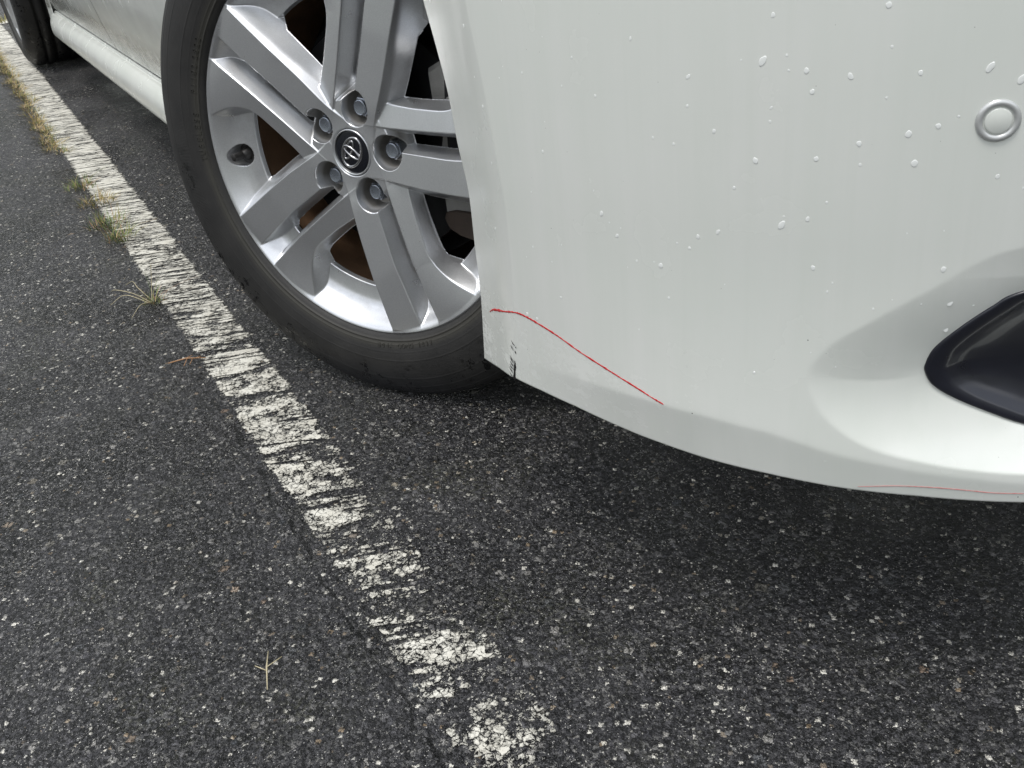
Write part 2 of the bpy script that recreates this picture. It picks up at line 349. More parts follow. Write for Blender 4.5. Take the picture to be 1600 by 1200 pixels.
# ------------------------------------------------------------------ ground
def make_ground():
    xs = np.r_[-200, -60, -20, -8, np.arange(-6, 1.6, .05), 2.5, 5, 15, 60, 200]
    ys = np.r_[-200, -60, -20, -6, -3, np.arange(-1.5, 2.2, .05), 4, 10, 40, 200]
    X, Y = np.meshgrid(xs, ys, indexing='ij')
    o = mesh_obj('asphalt_ground', np.stack([X, Y, X*0], -1).reshape(-1, 3), grid_faces(len(xs), len(ys)), M['asphalt'])
    tag(o, 'dark worn asphalt car park surface with pale grit', 'ground', kind='structure')
    # painted bay line
    xs = np.linspace(-4.62, 1.3, 120); e = np.array([-.060, -.02, .02, .060])
    yc = -.1625-.0153*xs
    V = np.stack([np.repeat(xs[:, None], 4, 1), yc[:, None]+e[None], np.full((120, 4), .0016)], -1)
    o = mesh_obj('painted_line', V.reshape(-1, 3), grid_faces(120, 4), M['line'])
    tag(o, 'worn cracked white painted parking line running beside the car', 'road marking', kind='structure')
    cm = simple('white_road_paint', (.52, .51, .46), .7, nscale=120, namt=.35)
    V = [(-4.80, -.9, .0014), (-4.66, -.9, .0014), (-4.62, .9, .0014), (-4.76, .9, .0014)]
    o = mesh_obj('crossing_line', V, [(0, 1, 2, 3)], cm, smooth=False); tag(o, 'short white line crossing the far end of the bay', 'road marking', kind='structure')
make_ground()

# ------------------------------------------------------------------ wheel
def smax(a, b, k): h = np.clip(.5+.5*(a-b)/k, 0, 1); return b+(a-b)*h+k*h*(1-h)
def smin(a, b, k): return -smax(-a, -b, k)
SEC = 2*math.pi/5; PH = 1.3127
def ip(x, xs, ys): return np.interp(x, xs, ys)
_TAB = {}
def sip(x, xs, ys, sig=6.0):
    k = (tuple(xs), tuple(ys))
    if k not in _TAB:
        g = np.arange(-60, 320.); y = np.interp(g, xs, ys); kk = np.arange(-24, 25.); w_ = np.exp(-.5*(kk/sig)**2); w_ /= w_.sum()
        _TAB[k] = np.convolve(np.pad(y, 24, mode='edge'), w_, 'valid')
    return np.interp(x, np.arange(-60, 320.), _TAB[k])
def spoke_pair(u, w):
    L = sip(u, [45, 60, 100, 140, 225, 236], [-31, -34, -41, -46, -55, -56])
    R = sip(u, [45, 70, 140, 225, 236], [6, 1, -7, -10, -11])
    dt = sip(u, [30, 60, 150, 215, 236], [-6, -1.5, 2.0, .6, -1.5])
    top = dt + .10*((L+R)/2-w)
    tl = dt+.10*((R-L)/2); cw = sip(u, [45, 80, 130, 225], [13, 9, 5.5, 2.8])
    cham = tl-1.40*(L-w); wall = tl-1.40*cw-1.9*((L-cw)-w)
    tr = dt+.10*((L-R)/2); rw = tr-4.2*(w-R)
    s1 = smin(smin(top, cham, .8), smin(wall, rw, .9), .9)
    W0 = sip(u, [20, 55, 105, 155, 225, 236], [34, 30, 26, 23, 22, 22])
    Wc = sip(u, [60, 68, 100, 140, 150, 158, 165, 175, 185, 195, 205, 215, 225, 236], [58, 55, 50, 46.5, 47, 49, 52, 57, 64, 74, 86, 100, 116, 136])
    dt2 = sip(u, [20, 60, 150, 215, 236], [-5, -1.5, 1.5, .6, -1.2])
    til = .24*np.clip((226-u)/70, 0, 1)
    t2 = dt2-til*(w-W0)
    ls = dt2-2.1*(W0-w); lw = dt2-19-4.5*(W0-9-w)
    tc_ = dt2-til*(Wc-W0); rs = sip(u, [60, 150, 165, 195, 215], [3.4, 3.0, 2.2, 1.1, .8])
    rw2 = tc_-rs*(w-Wc)
    s2 = smin(smin(t2, ls, .9), smin(lw, rw2, 1.0), 1.2)
    # both fade out inside the hub
    return np.where(u > 18, s1, -60), np.where(u > 10, s2, -60)
def wheel_field(r, th):
    """height towards the viewer in mm at radius r (mm), angle th"""
    band = sip(r, [184, 192, 203, 212, 219, 225, 231.5, 240, 320], [-30.4, -29.2, -27.0, -22.5, -15.5, -6.5, .4, .6, .6], 2.6)
    band = band-np.maximum(184.5-r, 0)*3.2
    hub = -3.2-1.35*np.maximum(r-62, 0)-.02*r
    d = smax(band, hub, 2.0)
    a0 = (th-PH+SEC/2) % SEC-SEC/2
    for k in (-1, 0, 1):
        a = a0-k*SEC; u = r*np.cos(a); ww = r*np.sin(a)
        s1, s2 = spoke_pair(u, ww)
        lim = ip(r, [0, 226, 230, 233.5], [9, 9, 0.2, -.4])      # spokes die into the flange
        d = smax(d, np.minimum(s1, lim), 2.6); d = smax(d, np.minimum(s2, lim), 2.6)
    # nut pockets
    for k in (-1, 0, 1):
        a = a0-k*SEC; u = r*np.cos(a); ww = r*np.sin(a)
        q = np.hypot((u-54)*np.where(u > 54, .93, 1.0), ww)
        pk = -30+6.0*np.maximum(q-16.6, 0)
        d = smin(d, pk, 1.8)
    # centre bore
    q = -9+6.0*np.maximum(r-28.2, 0); d = smin(d, q, 1.2)
    return d
def alloy_mesh(name, dr, na, parent, valve=True):
    r = np.r_[np.arange(20, 233.5, dr), 233.5]; th = np.linspace(0, 2*np.pi, na, endpoint=False)
    Rr, Th = np.meshgrid(r, th, indexing='ij'); d = wheel_field(Rr, Th)
    cut = ip(Rr, [0, 72, 84, 165, 178, 190, 300], [-36, -36, -26, -27, -34, -40, -40])
    if valve:
        va = math.atan2(-.021, -.207); px = Rr*np.cos(Th)-208*math.cos(va); pz = Rr*np.sin(Th)-208*math.sin(va)
        q = np.hypot(px, pz); d = smin(d, -60+28*np.maximum(q-13.0, 0), 1.2)
        cut = np.where(q < 22, -39, cut)
    dead = d <= cut; d = np.maximum(d, cut)
    V = np.stack([Rr*np.cos(Th), -d, Rr*np.sin(Th)], -1)/1000
    F = grid_faces(len(r), na, True)
    F = F[~dead.ravel()[F].all(1)]
    # flange roll at the outer edge joined on as a few more rings
    V = V.reshape(-1, 3); used = np.unique(F); re = np.full(len(V), -1); re[used] = np.arange(len(used))
    V = V[used]; F = re[F]
    mb_V, mb_F = lathe([(.2335, .0004), (.2352, .0008), (.2360, .0024), (.2352, .0045), (.2325, .006), (.228, .008), (.224, .013)], 360)
    n = len(V); V = np.vstack([V, mb_V]); F = np.vstack([F, mb_F+n])
    return mesh_obj(name, V, F, M['alloy'], parent, sharp=None)

def ellipse_ring(cx, cz, ax, az, w, rot, y0, y1, n=64):
    """raised elliptical ring, width w; local (a,b) rotated by rot"""
    a = np.linspace(0, 2*np.pi, n, endpoint=False); c, s = math.cos(rot), math.sin(rot)
    prof = [(-.5, y1), (-.36, y0+.0002), (0, y0-.0002), (.36, y0+.0002), (.5, y1)]
    V = []
    for k, yy in prof:
        ex, ez = (ax+k*w)*np.cos(a)+cx, (az+k*w)*np.sin(a)+cz
        V.append(np.stack([ex*c-ez*s, np.full(n, yy), ex*s+ez*c], 1))
    return np.vstack(V), [tuple(f) for f in grid_faces(len(prof), n, True)]

def letters(txt, rad, a_mid, size, yy, parent, name, step=None, inward=False):
    """raised lettering round the sidewall: built-in font turned into one mesh"""
    mb = MB(); step = step or size*.78/rad
    for i, ch in enumerate(txt):
        if ch == ' ': continue
        cu = bpy.data.curves.new('t', 'FONT'); cu.body = ch; cu.size = size; cu.extrude = .0008; cu.align_x = 'CENTER'; cu.resolution_u = 3
        to = bpy.data.objects.new('t', cu); scn.collection.objects.link(to)
        dg = bpy.context.evaluated_depsgraph_get(); me = bpy.data.meshes.new_from_object(to.evaluated_get(dg))
        v = np.array([q.co[:] for q in me.vertices]) if len(me.vertices) else np.zeros((0, 3)); fs = [tuple(p.vertices) for p in me.polygons]
        bpy.data.objects.remove(to); bpy.data.curves.remove(cu); bpy.data.meshes.remove(me)
        if not len(v): continue
        a = a_mid-(i-(len(txt)-1)/2)*step*(-1 if inward else 1)
        if inward: ra = rad+size*.7-v[:, 1]; tt = v[:, 0]
        else: ra = rad+v[:, 1]; tt = -v[:, 0]
        # rotate into place: radial = ra, tangential = tt
        X = ra*math.cos(a)-tt*math.sin(a); Z = ra*math.sin(a)+tt*math.cos(a)
        rr = np.hypot(X, Z)
        Y = side_y(rr)-.0001-v[:, 2]*.9
        mb.add(np.stack([X, Y, Z], 1), fs)
    if mb.n: return mb.build(name, M['tyre'], parent, smooth=False)

_sp = None
def make_side():
    K = catmull([(.2290, .0130), (.2335, .0052), (.2358, .0005), (.2400, -.0036), (.2500, -.0082), (.2650, -.0113), (.2800, -.0113), (.2950, -.0088), (.3080, -.0040), (.3180, .0026), (.3250, .0100), (.3290, .0190), (.3312, .0300)], 16)
    for c_, h_, w_ in ((.2425, .0012, .0010), (.2475, .0004, .0005), (.2570, .0003, .0004), (.2690, .0006, .0005), (.2955, .0006, .0005), (.3090, .0005, .0005), (.3190, .0006, .0006)): K[:, 1] -= h_*np.exp(-((K[:, 0]-c_)/w_)**2)
    return [tuple(q) for q in K]
def catmull(P, n=24, closed=False):
    P = np.asarray(P, float); o = []
    Q = np.vstack([P[-1:], P, P[:2]]) if closed else np.vstack([2*P[0]-P[1], P, 2*P[-1]-P[-2]])
    for i in range(1, len(Q)-2):
        t = np.linspace(0, 1, n, endpoint=False)[:, None]
        o.append(.5*((2*Q[i])+(-Q[i-1]+Q[i+1])*t+(2*Q[i-1]-5*Q[i]+4*Q[i+1]-Q[i+2])*t**2+(-Q[i-1]+3*Q[i]-3*Q[i+1]+Q[i+2])*t**3))
    if not closed: o.append(P[-1:])
    return np.vstack(o)
SIDE = make_side(); NSIDE = len(SIDE)
SIDE = SIDE+[(.3319, .0400), (.3322, .0480), (.3262, .0490), (.3262, .0570), (.3323, .0580), (.3326, .0840), (.3262, .0850), (.3262, .0940), (.3326, .0950), (.3327, .1125)]
SIDE_R = [p[0] for p in SIDE[:NSIDE]]; SIDE_Y = [p[1] for p in SIDE[:NSIDE]]
def side_y(r): return np.interp(r, SIDE_R, SIDE_Y)

def build_wheel(parent, name, loc, steer, camber, spin, detail=True, label=None):
    wroot = empty(name, loc, parent)
    Rm = Matrix.Rotation(steer, 4, 'Z') @ Matrix.Rotation(camber, 4, 'X')
    wroot.matrix_local = Matrix.Translation(loc) @ Rm
    if label: wroot['label'] = label
    # tyre: lathe, then squashed flat where it meets the ground
    prof = SIDE+[(r, .225-y) for r, y in SIDE[::-1][1:]]
    V, F = lathe(prof, 480 if detail else 160)
    Rn = np.array(Rm.to_3x3()); Wz = (V@Rn.T)[:, 2]+loc[2]
    lowv = Wz < .001
    V[lowv] += ((.001-Wz[lowv])[:, None]*Rn.T[:, 2][None, :]*1.0) if False else np.outer(.001-Wz[lowv], Rn[2])
    mesh_obj('tyre', V, F, M['tyre'], wroot)
    if detail:
        alloy_mesh('rim', .8, 1560, wroot)
        letters('TUBELESS', .2445, math.radians(178), .0105, 0, wroot, 'raised_lettering')
        letters('P1102', .2455, math.radians(160.5), .0105, 0, wroot, 'raised_lettering')
        letters('2822', .2455, math.radians(151), .0105, 0, wroot, 'raised_lettering')
        letters('OORSIZB', .2985, math.radians(-134), .0150, 0, wroot, 'raised_lettering', step=.085, inward=True)
        letters('B04A OOMG 2822', .2455, math.radians(-78), .0085, 0, wroot, 'raised_lettering', inward=True)
    else:
        alloy_mesh('rim', 2.4, 480, wroot, valve=False)
    mb = MB(); bp = [(.2240, .013), (.2228, .022), (.2220, .036), (.2140, .043), (.206, .050), (.203, .075), (.203, .16), (.212, .19), (.225, .215)]
    V, F = lathe(bp, 200); mesh_obj('barrel', V, F, M['barrel'], wroot)
    # shallow dull back of the cast lip and the well step
    V, F = lathe([(.2225, .0355), (.184, .040), (.183, .036)], 200); mesh_obj('rim_back', V, F, M['barrel'], wroot)
    # disc, hub
    V, F = lathe([(.0, .050), (.070, .050), (.071, .062), (.140, .062), (.141, .064), (.141, .082), (.140, .084), (.0, .084)], 120)
    mesh_obj('brake_disc', V, F, M['disc'], wroot, sharp=30)
    V, F = lathe([(.0, .12), (.15, .12), (.16, .10), (.162, .10), (.162, .135), (.200, .16)], 90); mesh_obj('dust_shield', V, F, M['black'], wroot)
    # lug nuts
    nuts = 5
    for i in range(nuts):
        a = PH+i*SEC; cx, cz = .0535*math.cos(a), .0535*math.sin(a); m = MB()
        off = a*.7+i*.9
        V, F = lathe([(.0, .0138), (.0074, .0138), (.0079, .0136), (.0087, .0139), (.0094, .0150), (.0097, .0175)], 40); V[:, 0] += cx; V[:, 2] += cz; m.add(V, F)
        hexp = [(cx+.0120*math.cos(off+j*math.pi/3), cz+.0120*math.sin(off+j*math.pi/3)) for j in range(6)]
        m.add(*prism(hexp, .0166, .030, .0010))
        m.build('lug_nut', M['nut'], wroot, sharp=35)
    # centre cap
    V, F = lathe([(.0, .0046), (.0235, .0048), (.0252, .0052), (.0260, .0060), (.0263, .009)], 120)
    cap = mesh_obj('centre_cap', V, F, M['cap'], wroot)
    V, F = lathe([(.0259, .0088), (.0260, .0042), (.0265, .0034), (.0273, .0034), (.0279, .0044), (.0282, .0100)], 120)
    mesh_obj('cap_ring', V, F, M['alloy'], wroot)
    # emblem of three chrome ellipses; its "up" points along spin
    e = MB(); up = spin-math.pi/2
    e.add(*ellipse_ring(0, 0, .0192, .0134, .0034, up, .0030, .0048))
    e.add(*ellipse_ring(0, 0, .0046, .0128, .0030, up, .0028, .0048))
    e.add(*ellipse_ring(0, .0050, .0126, .0048, .0030, up, .0032, .0048))
    e.build('emblem', M['chrome'], wroot)
    if detail:
        vm = MB(); va = math.atan2(-.021, -.207)
        c = np.array([.2085*math.cos(va), 0, .2085*math.sin(va)]); dirv = np.array([.12*math.cos(va), -1, .12*math.sin(va)])
        P = [c+np.array([0, .035, 0])+dirv*t for t in (0, .004, .009, .011, .013, .021, .026, .027)]
        V, F = tube(P, [.0085, .0080, .0064, .0046, .0052, .0052, .0050, .0036], 20)
        mesh_obj('valve_stem', V, F, M['rubber'], wroot, sharp=40)
        V, F = lathe([(.0, .0), (.0165, .0), (.0172, -.0015)], 32); V = V+c+np.array([0, .0328, 0]); mesh_obj('valve_hole_shade', V, F, M['rubber'], wroot)  # black disc added in the valve hole, stands in for its shade
    return wroot

def build_car():
    car = empty('car'); tag(car, 'white car with silver alloy wheels parked beside the worn painted line', 'car')
    fw = build_wheel(car, 'front_wheel', (0, 0, .3266), .4996, -.0777, math.radians(147), True,
                     'front wheel turned inwards, silver twin-spoke alloy')
    # caliper bolted behind the spokes at the leading edge of the disc
    m = MB(); inner = [(.094, .092), (.096, .060), (.108, .024), (.102, 0), (.098, -.050), (.100, -.082)]
    outer = [(.150, -.112), (.176, -.060), (.182, 0), (.176, .062), (.135, .112)]
    m.add(*prism(inner+outer, .046, .098, .004)); cal = m.build('brake_caliper', M['cast'], fw, sharp=30)
    m = MB(); m.add(*prism([(.100, -.084), (.104, -.076), (.116, -.073), (.160, -.074), (.166, -.104), (.150, -.110), (.122, -.104), (.106, -.096)], .040, .0455, .0015)); m.build('caliper_bracket', M['rust'], fw, sharp=30)
    m = MB()
    for q in ([(.118, .080), (.114, .040), (.160, .042), (.160, .082)], [(.114, .020), (.112, -.048), (.158, -.044), (.162, .016)]):
        m = MB(); m.add(*prism(q, .0448, .0459)); m.build('caliper_window', M['black'], fw, smooth=False)
    for z_ in (.058, -.015):
        m = MB(); m.add(*tube([(.128, .036, z_), (.128, .052, z_)], .0055, 16)); m.build('caliper_pin', M['cast'], fw, sharp=40)
    build_wheel(car, 'rear_wheel', (-3.22, -.082, .331), 0, 0, 1.0, False, 'rear wheel seen edge on behind the sill')
    build_bumper(car); build_body(car)
    return car

# ------------------------------------------------------------------ bumper
PLN = [(.24, -.0235), (.30, -.0250), (.36, -.0262), (.42, -.0265), (.50, -.017), (.58, .004), (.65, .034), (.72, .078), (.78, .137),
       (.825, .205), (.86, .285), (.89, .40), (.91, .55), (.92, .72), (.923, .90)]
def catmull(P, n=24, closed=False):
    P = np.asarray(P, float); o = []
    Q = np.vstack([P[-1:], P, P[:2]]) if closed else np.vstack([2*P[0]-P[1], P, 2*P[-1]-P[-2]])
    for i in range(1, len(Q)-2):
        t = np.linspace(0, 1, n, endpoint=False)[:, None]
        o.append(.5*((2*Q[i])+(-Q[i-1]+Q[i+1])*t+(2*Q[i-1]-5*Q[i]+4*Q[i+1]-Q[i+2])*t**2+(-Q[i-1]+3*Q[i]-3*Q[i+1]+Q[i+2])*t**3))
    if not closed: o.append(P[-1:])
    return np.vstack(o)
CU = catmull(PLN); CS = np.r_[0, np.cumsum(np.hypot(*np.diff(CU, axis=0).T))]
TN = np.gradient(CU, axis=0); TN /= np.hypot(*TN.T)[:, None]; SMAX = CS[-1]
def base_pt(s, off):
    x = np.interp(s, CS, CU[:, 0])+np.minimum(s, 0)*TN[0, 0]; y = np.interp(s, CS, CU[:, 1])+np.minimum(s, 0)*TN[0, 1]
    tx = np.interp(s, CS, TN[:, 0]); ty = np.interp(s, CS, TN[:, 1]); n = np.hypot(tx, ty)
    return x-ty/n*off, y+tx/n*off
def gentle(s, z):
    k = np.clip((s-.20)/.25, 0, 1); k = k*k*(3-2*k)
    return -.014*k*(1-np.clip((z-.20)/.20, 0, 1))**2 + .15*np.clip(z-.39, 0, 1)**2
ARCH = np.array([(0.0363, 0.56), (0.0541, 0.5284), (0.0739, 0.4807), (0.0834, 0.4481), (0.0883, 0.4095), (0.0968, 0.3666), (0.0933, 0.3112), (0.091, 0.2622), (0.077, 0.1828)])[::-1]
CREA = np.array([(.1580, .560), (.1650, .528), (.1745, .490), (.1815, .450), (.1865, .410), (.1890, .380), (.1870, .327), (.1810, .280), (.1720, .240), (.1585, .199), (.155, .17)])[::-1]
ZC = np.array([(.10, .226), (.1764, .2308), (.2637, .2458), (.3345, .2524), (.3918, .2548), (.4411, .2530), (.464, .2493), (.4861, .2450), (.5142, .2415), (.5414, .2376), (.5818, .2329), (.6089, .2290), (.70, .222), (1.4, .21)])
ZL = np.array([(0.057, 0.1728), (0.077, 0.1828), (0.1254, 0.196), (0.1675, 0.2066), (0.2135, 0.2108), (0.2564, 0.213), (0.3274, 0.2114), (0.3877, 0.2118), (0.4397, 0.2133), (0.4863, 0.2141), (0.5427, 0.2149), (0.6108, 0.2121), (.75, .207), (1.4, .20)])
OUT = [(.74, .42), (.66, .4125), (.5875, .4014), (.5645, .3930), (.5421, .3774), (.5111, .3552), (.4819, .3324), (.4678, .3139), (.4645, .3003), (.4690, .2856), (.4789, .2715), (.4966, .2582), (.5162, .2500), (.5409, .2447), (.568, .2405), (.6081, .2365), (.70, .232), (.80, .24), (.86, .29), (.87, .35), (.83, .40)]
BEZ = [(0.7, 0.3899), (0.65, 0.3819), (0.5932, 0.3679), (0.5761, 0.3566), (0.5589, 0.3405), (0.546, 0.3251), (0.5417, 0.3125), (0.542, 0.3057), (0.5481, 0.2953), (0.5631, 0.285), (0.5887, 0.2725), (0.6118, 0.2624), (0.67, 0.2415), (0.73, 0.242), (0.79, 0.265), (0.82, 0.3), (0.82, 0.345), (0.78, 0.3879)]
def poly_dist(P, X, Z):
    """signed distance to a closed polygon, positive inside"""
    P = np.asarray(P); Q = np.roll(P, -1, 0); best = np.full(X.shape, 1e9); ins = np.zeros(X.shape, bool)
    for (ax, az), (bx, bz) in zip(P, Q):
        ex, ez = bx-ax, bz-az; L = ex*ex+ez*ez+1e-18
        t = np.clip(((X-ax)*ex+(Z-az)*ez)/L, 0, 1); best = np.minimum(best, np.hypot(X-ax-t*ex, Z-az-t*ez))
        c = ((az > Z) != (bz > Z)) & (X < (bx-ax)*(Z-az)/(bz-az+1e-18)+ax); ins ^= c
    return np.where(ins, best, -best)
OUTP = catmull(OUT, 8, True); BEZP = catmull(BEZ, 8, True); PD = .040
ARC2 = catmull(ARCH, 8); CRE2 = catmull(CREA, 8)
def pdepth(s, z):
    q = np.clip((z-.25)/.13, 0, 1); return .024-.019*q
def skin_off(s, z):
    """inward offset of the finished skin at (s, z)"""
    o = gentle(s, z)
    zc = np.interp(s, ZC[:, 0], ZC[:, 1]); k = np.clip((s-.16)/.22, 0, 1); k = k*k*(3-2*k)
    below = zc-z; o = o+k*.22*(np.sqrt(below**2+.002**2)+below)/2
    sa = np.interp(z, ARC2[:, 1], ARC2[:, 0]); sc = np.interp(z, CRE2[:, 1], CRE2[:, 0])
    q = (sc-s)/(sc-sa); o = o+.0130*(np.sqrt(q**2+.003**2)+q)/2
    return o
def pocket(s, z):
    dO = poly_dist(OUTP, s, z); dB = -poly_dist(BEZP, s, z)
    ins = dO > 0; t = np.where(dB <= 0, 1., np.clip(dO, 0, 1)/(np.clip(dO, 0, 1)+np.clip(dB, 0, 1)+1e-9))
    t = np.where(ins, t, 0)
    return pdepth(s, z)*np.where(t > 0, np.sqrt(t*t+.00025)-.0158, 0)
def skin(s, z, extra=0.):
    x, y = base_pt(s, skin_off(s, z)+extra); return np.stack([x, y, z+0*x], -1)

def build_bumper(car):
    ns, nz = 620, 560
    tt = np.linspace(0, 1, ns)**1.0; vv = np.linspace(0, 1, nz)
    T, Vv = np.meshgrid(tt, vv, indexing='ij')
    zt = .86
    # two passes: left edge depends on z, lower edge depends on s
    s = .08+T*(SMAX-.08)
    # denser near the corner
    s = .08+(SMAX-.08)*(T**1.25)
    z = np.interp(s, ZL[:, 0], ZL[:, 1]); z = z+(zt-z)*Vv
    for _ in range(3):
        sa = np.interp(z, ARC2[:, 1], ARC2[:, 0]); sa = np.where(z > .56, ARC2[-1, 0]-(z-.56)*.75, sa)
        s = sa+(SMAX-sa)*(T**1.25)
        zl = np.interp(s, ZL[:, 0], ZL[:, 1]); z = zl+(zt-zl)*Vv
    off = skin_off(s, z)+pocket(s, z)
    x, y = base_pt(s, off); V = np.stack([x, y, z], -1)
    # returned edges: wheel arch lip and lower lip
    lip = V[:1].copy(); lips = []
    r0 = V[0:1]+np.array([.0012, .0016, 0]); r1 = V[0:1]+np.array([.002, .020, 0])
    Vg = np.concatenate([r1, r0, V], 0)
    nrm = np.stack(base_pt(s[:, 0], 1.), -1)-np.stack(base_pt(s[:, 0], 0.), -1)
    nrm = np.vstack([nrm[:1], nrm[:1], nrm]); b0 = Vg[:, 0].copy(); e1 = b0.copy(); e1[:, :2] += nrm*.0016; e1[:, 2] -= .0007
    e2 = b0.copy(); e2[:, :2] += nrm*.030; e2[:, 2] += .001
    Vg = np.concatenate([e2[:, None], e1[:, None], Vg], 1)
    n, m = Vg.shape[:2]
    A = Vg.reshape(-1, 3); F = grid_faces(n, m, flip=False)
    hole = np.zeros((n, m), bool); hole[2:, 2:] = poly_dist(BEZP, s, z) > .0015
    F = F[~hole.ravel()[F].all(1)]
    # far half mirrored about the centre line
    st_ = 6; B = Vg[::st_, ::st_]; B = B.reshape(-1, 3).copy(); B[:, 1] = 1.8-B[:, 1]
    F2 = grid_faces(len(range(0, n, st_)), len(range(0, m, st_)), flip=True)+len(A)
    bp = mesh_obj('front_bumper', np.vstack([A, B]), np.vstack([F, F2]), M['paint'], car)
    # fog lamp bezel: glossy dark insert lying in the pocket
    c = np.array([.68, .308]); rings = []
    for k, ex in ((1.010, PD+.004), (1.010, PD-.0010), (1.002, PD-.0022), (.985, PD-.0020), (.93, PD-.0016), (.90, PD+.0010), (.86, PD+.0055), (.80, PD+.010), (.65, PD+.015), (.4, PD+.019), (.15, PD+.020), (.01, PD+.020)):
        P = c+(BEZP-c)*k; rings.append(skin(P[:, 0], P[:, 1], ex-PD+pdepth(P[:, 0], P[:, 1])))
    R_ = np.stack(rings); F = grid_faces(R_.shape[0], R_.shape[1], True, flip=False)
    bz = mesh_obj('fog_lamp_bezel', R_.reshape(-1, 3), F, M['gloss'], car)
    # round fog lamp in the bezel
    ctr = skin(np.array([.655]), np.array([.294]), PD+.012)[0]; t_ = skin(np.array([.659]), np.array([.294]), PD+.012)[0]-ctr
    nrm = np.array([t_[1], -t_[0], 0]); nrm /= np.linalg.norm(nrm)
    rot = Vector((0, -1, 0)).rotation_difference(Vector(nrm)).to_matrix()
    V, F = lathe([(.0, .004), (.022, .006), (.0245, .004), (.0255, -.004), (.028, -.005), (.0305, -.002), (.0315, .012)], 64)
    V = V@np.array(rot).T+ctr; mesh_obj('fog_lamp', V, F, M['lens'], bz)
    # parking sensor
    sc = (.5625, .4792); ctr = skin(np.array([sc[0]]), np.array([sc[1]]))[0]
    a_ = skin(np.array([sc[0]+.01]), np.array([sc[1]]))[0]-ctr; b_ = skin(np.array([sc[0]]), np.array([sc[1]+.01]))[0]-ctr
    nrm = np.cross(a_, b_); nrm /= np.linalg.norm(nrm)
    rot = np.array(Vector((0, -1, 0)).rotation_difference(Vector(nrm)).to_matrix())
    V, F = lathe([(.0098, .0010), (.0099, -.0003), (.0106, -.0013), (.0120, -.0020), (.0134, -.0018), (.0146, -.0008), (.0151, .0006), (.0152, .003)], 72)
    V = V*.82
    mesh_obj('sensor_ring', V@rot.T+ctr, F, M['sensor'], bp)
    V, F = lathe([(.0, -.0013), (.0082, -.0013), (.0089, -.0009), (.0092, .001), (.0101, .0012)], 72)
    V = V*.82
    mesh_obj('parking_sensor', V@rot.T+ctr, F, M['paint'], bp)
    # red marks and black scrape: thin strips laid on the skin
    def ribbon(pts, wd, name, mat, lift=.0003):
        P = catmull(pts, 10); T_ = np.gradient(P, axis=0); T_ /= np.linalg.norm(T_, axis=1)[:, None]
        nr = np.stack([-T_[:, 1], T_[:, 0]], 1); w_ = np.interp(np.linspace(0, 1, len(P)), np.linspace(0, 1, len(wd)), wd)
        w_ = w_*(1+.34*rng.standard_normal(len(P)).clip(-1.5, 1.5)); w_[0] = w_[-1] = .00005
        rr = []
        for k, l_ in ((-1, 0), (-.6, lift), (.6, lift), (1, 0)):
            Q = P+nr*w_[:, None]*k*.5; rr.append(skin(Q[:, 0], Q[:, 1], -l_-.00005))
        R_ = np.stack(rr, 1); return mesh_obj(name, R_.reshape(-1, 3), grid_faces(R_.shape[0], 4), mat, bp)
    ribbon(RED1, [.0006, .0026, .0016, .0019, .0016, .0015, .0014, .0014, .0013], 'red_mark', M['red'])
    ribbon(RED2, [.0003, .0005, .0006, .0005], 'thin_red_mark', M['red_thin'])
    ribbon([(.1674, .2062), (.1685, .2100), (.1700, .2150), (.1716, .2200), (.1722, .2225)], [.0026, .0034, .0018, .0030, .0010], 'black_scrape', M['scrape'], .0005)
    m = MB()
    def blot(s0, z0, rs, rz, tilt=0.):
        k = 14; a = np.linspace(0, 2*np.pi, k, endpoint=False); q = 1+.35*rng.standard_normal(k).clip(-1.2, 1.2)
        ds = rs*np.cos(a)*q; dz = rz*np.sin(a)*q; ds, dz = ds*math.cos(tilt)-dz*math.sin(tilt), ds*math.sin(tilt)+dz*math.cos(tilt)
        V = np.vstack([skin(np.array([s0]), np.array([z0]), -.0008), skin(s0+ds, z0+dz, -.0004)])
        m.add(V, [(0, 1+i, 1+(i+1) % k) for i in range(k)])
    for z0, rs, rz in ((.2065, .0030, .0032), (.2105, .0017, .0030), (.2145, .0018, .0026), (.2180, .0014, .0026), (.2215, .0022, .0026), (.2248, .0016, .0022), (.2372, .0012, .0016), (.2430, .0010, .0012)):
        sx = .1672+(z0-.2062)*.28; blot(sx, z0, rs*.7, rz)
        for _ in range(2): blot(sx-.004-rng.random()*.002, z0+.001+rng.random()*.003, .0036, .00025, -.45)
    m.build('black_scrape', M['scrape'], bp, smooth=False)

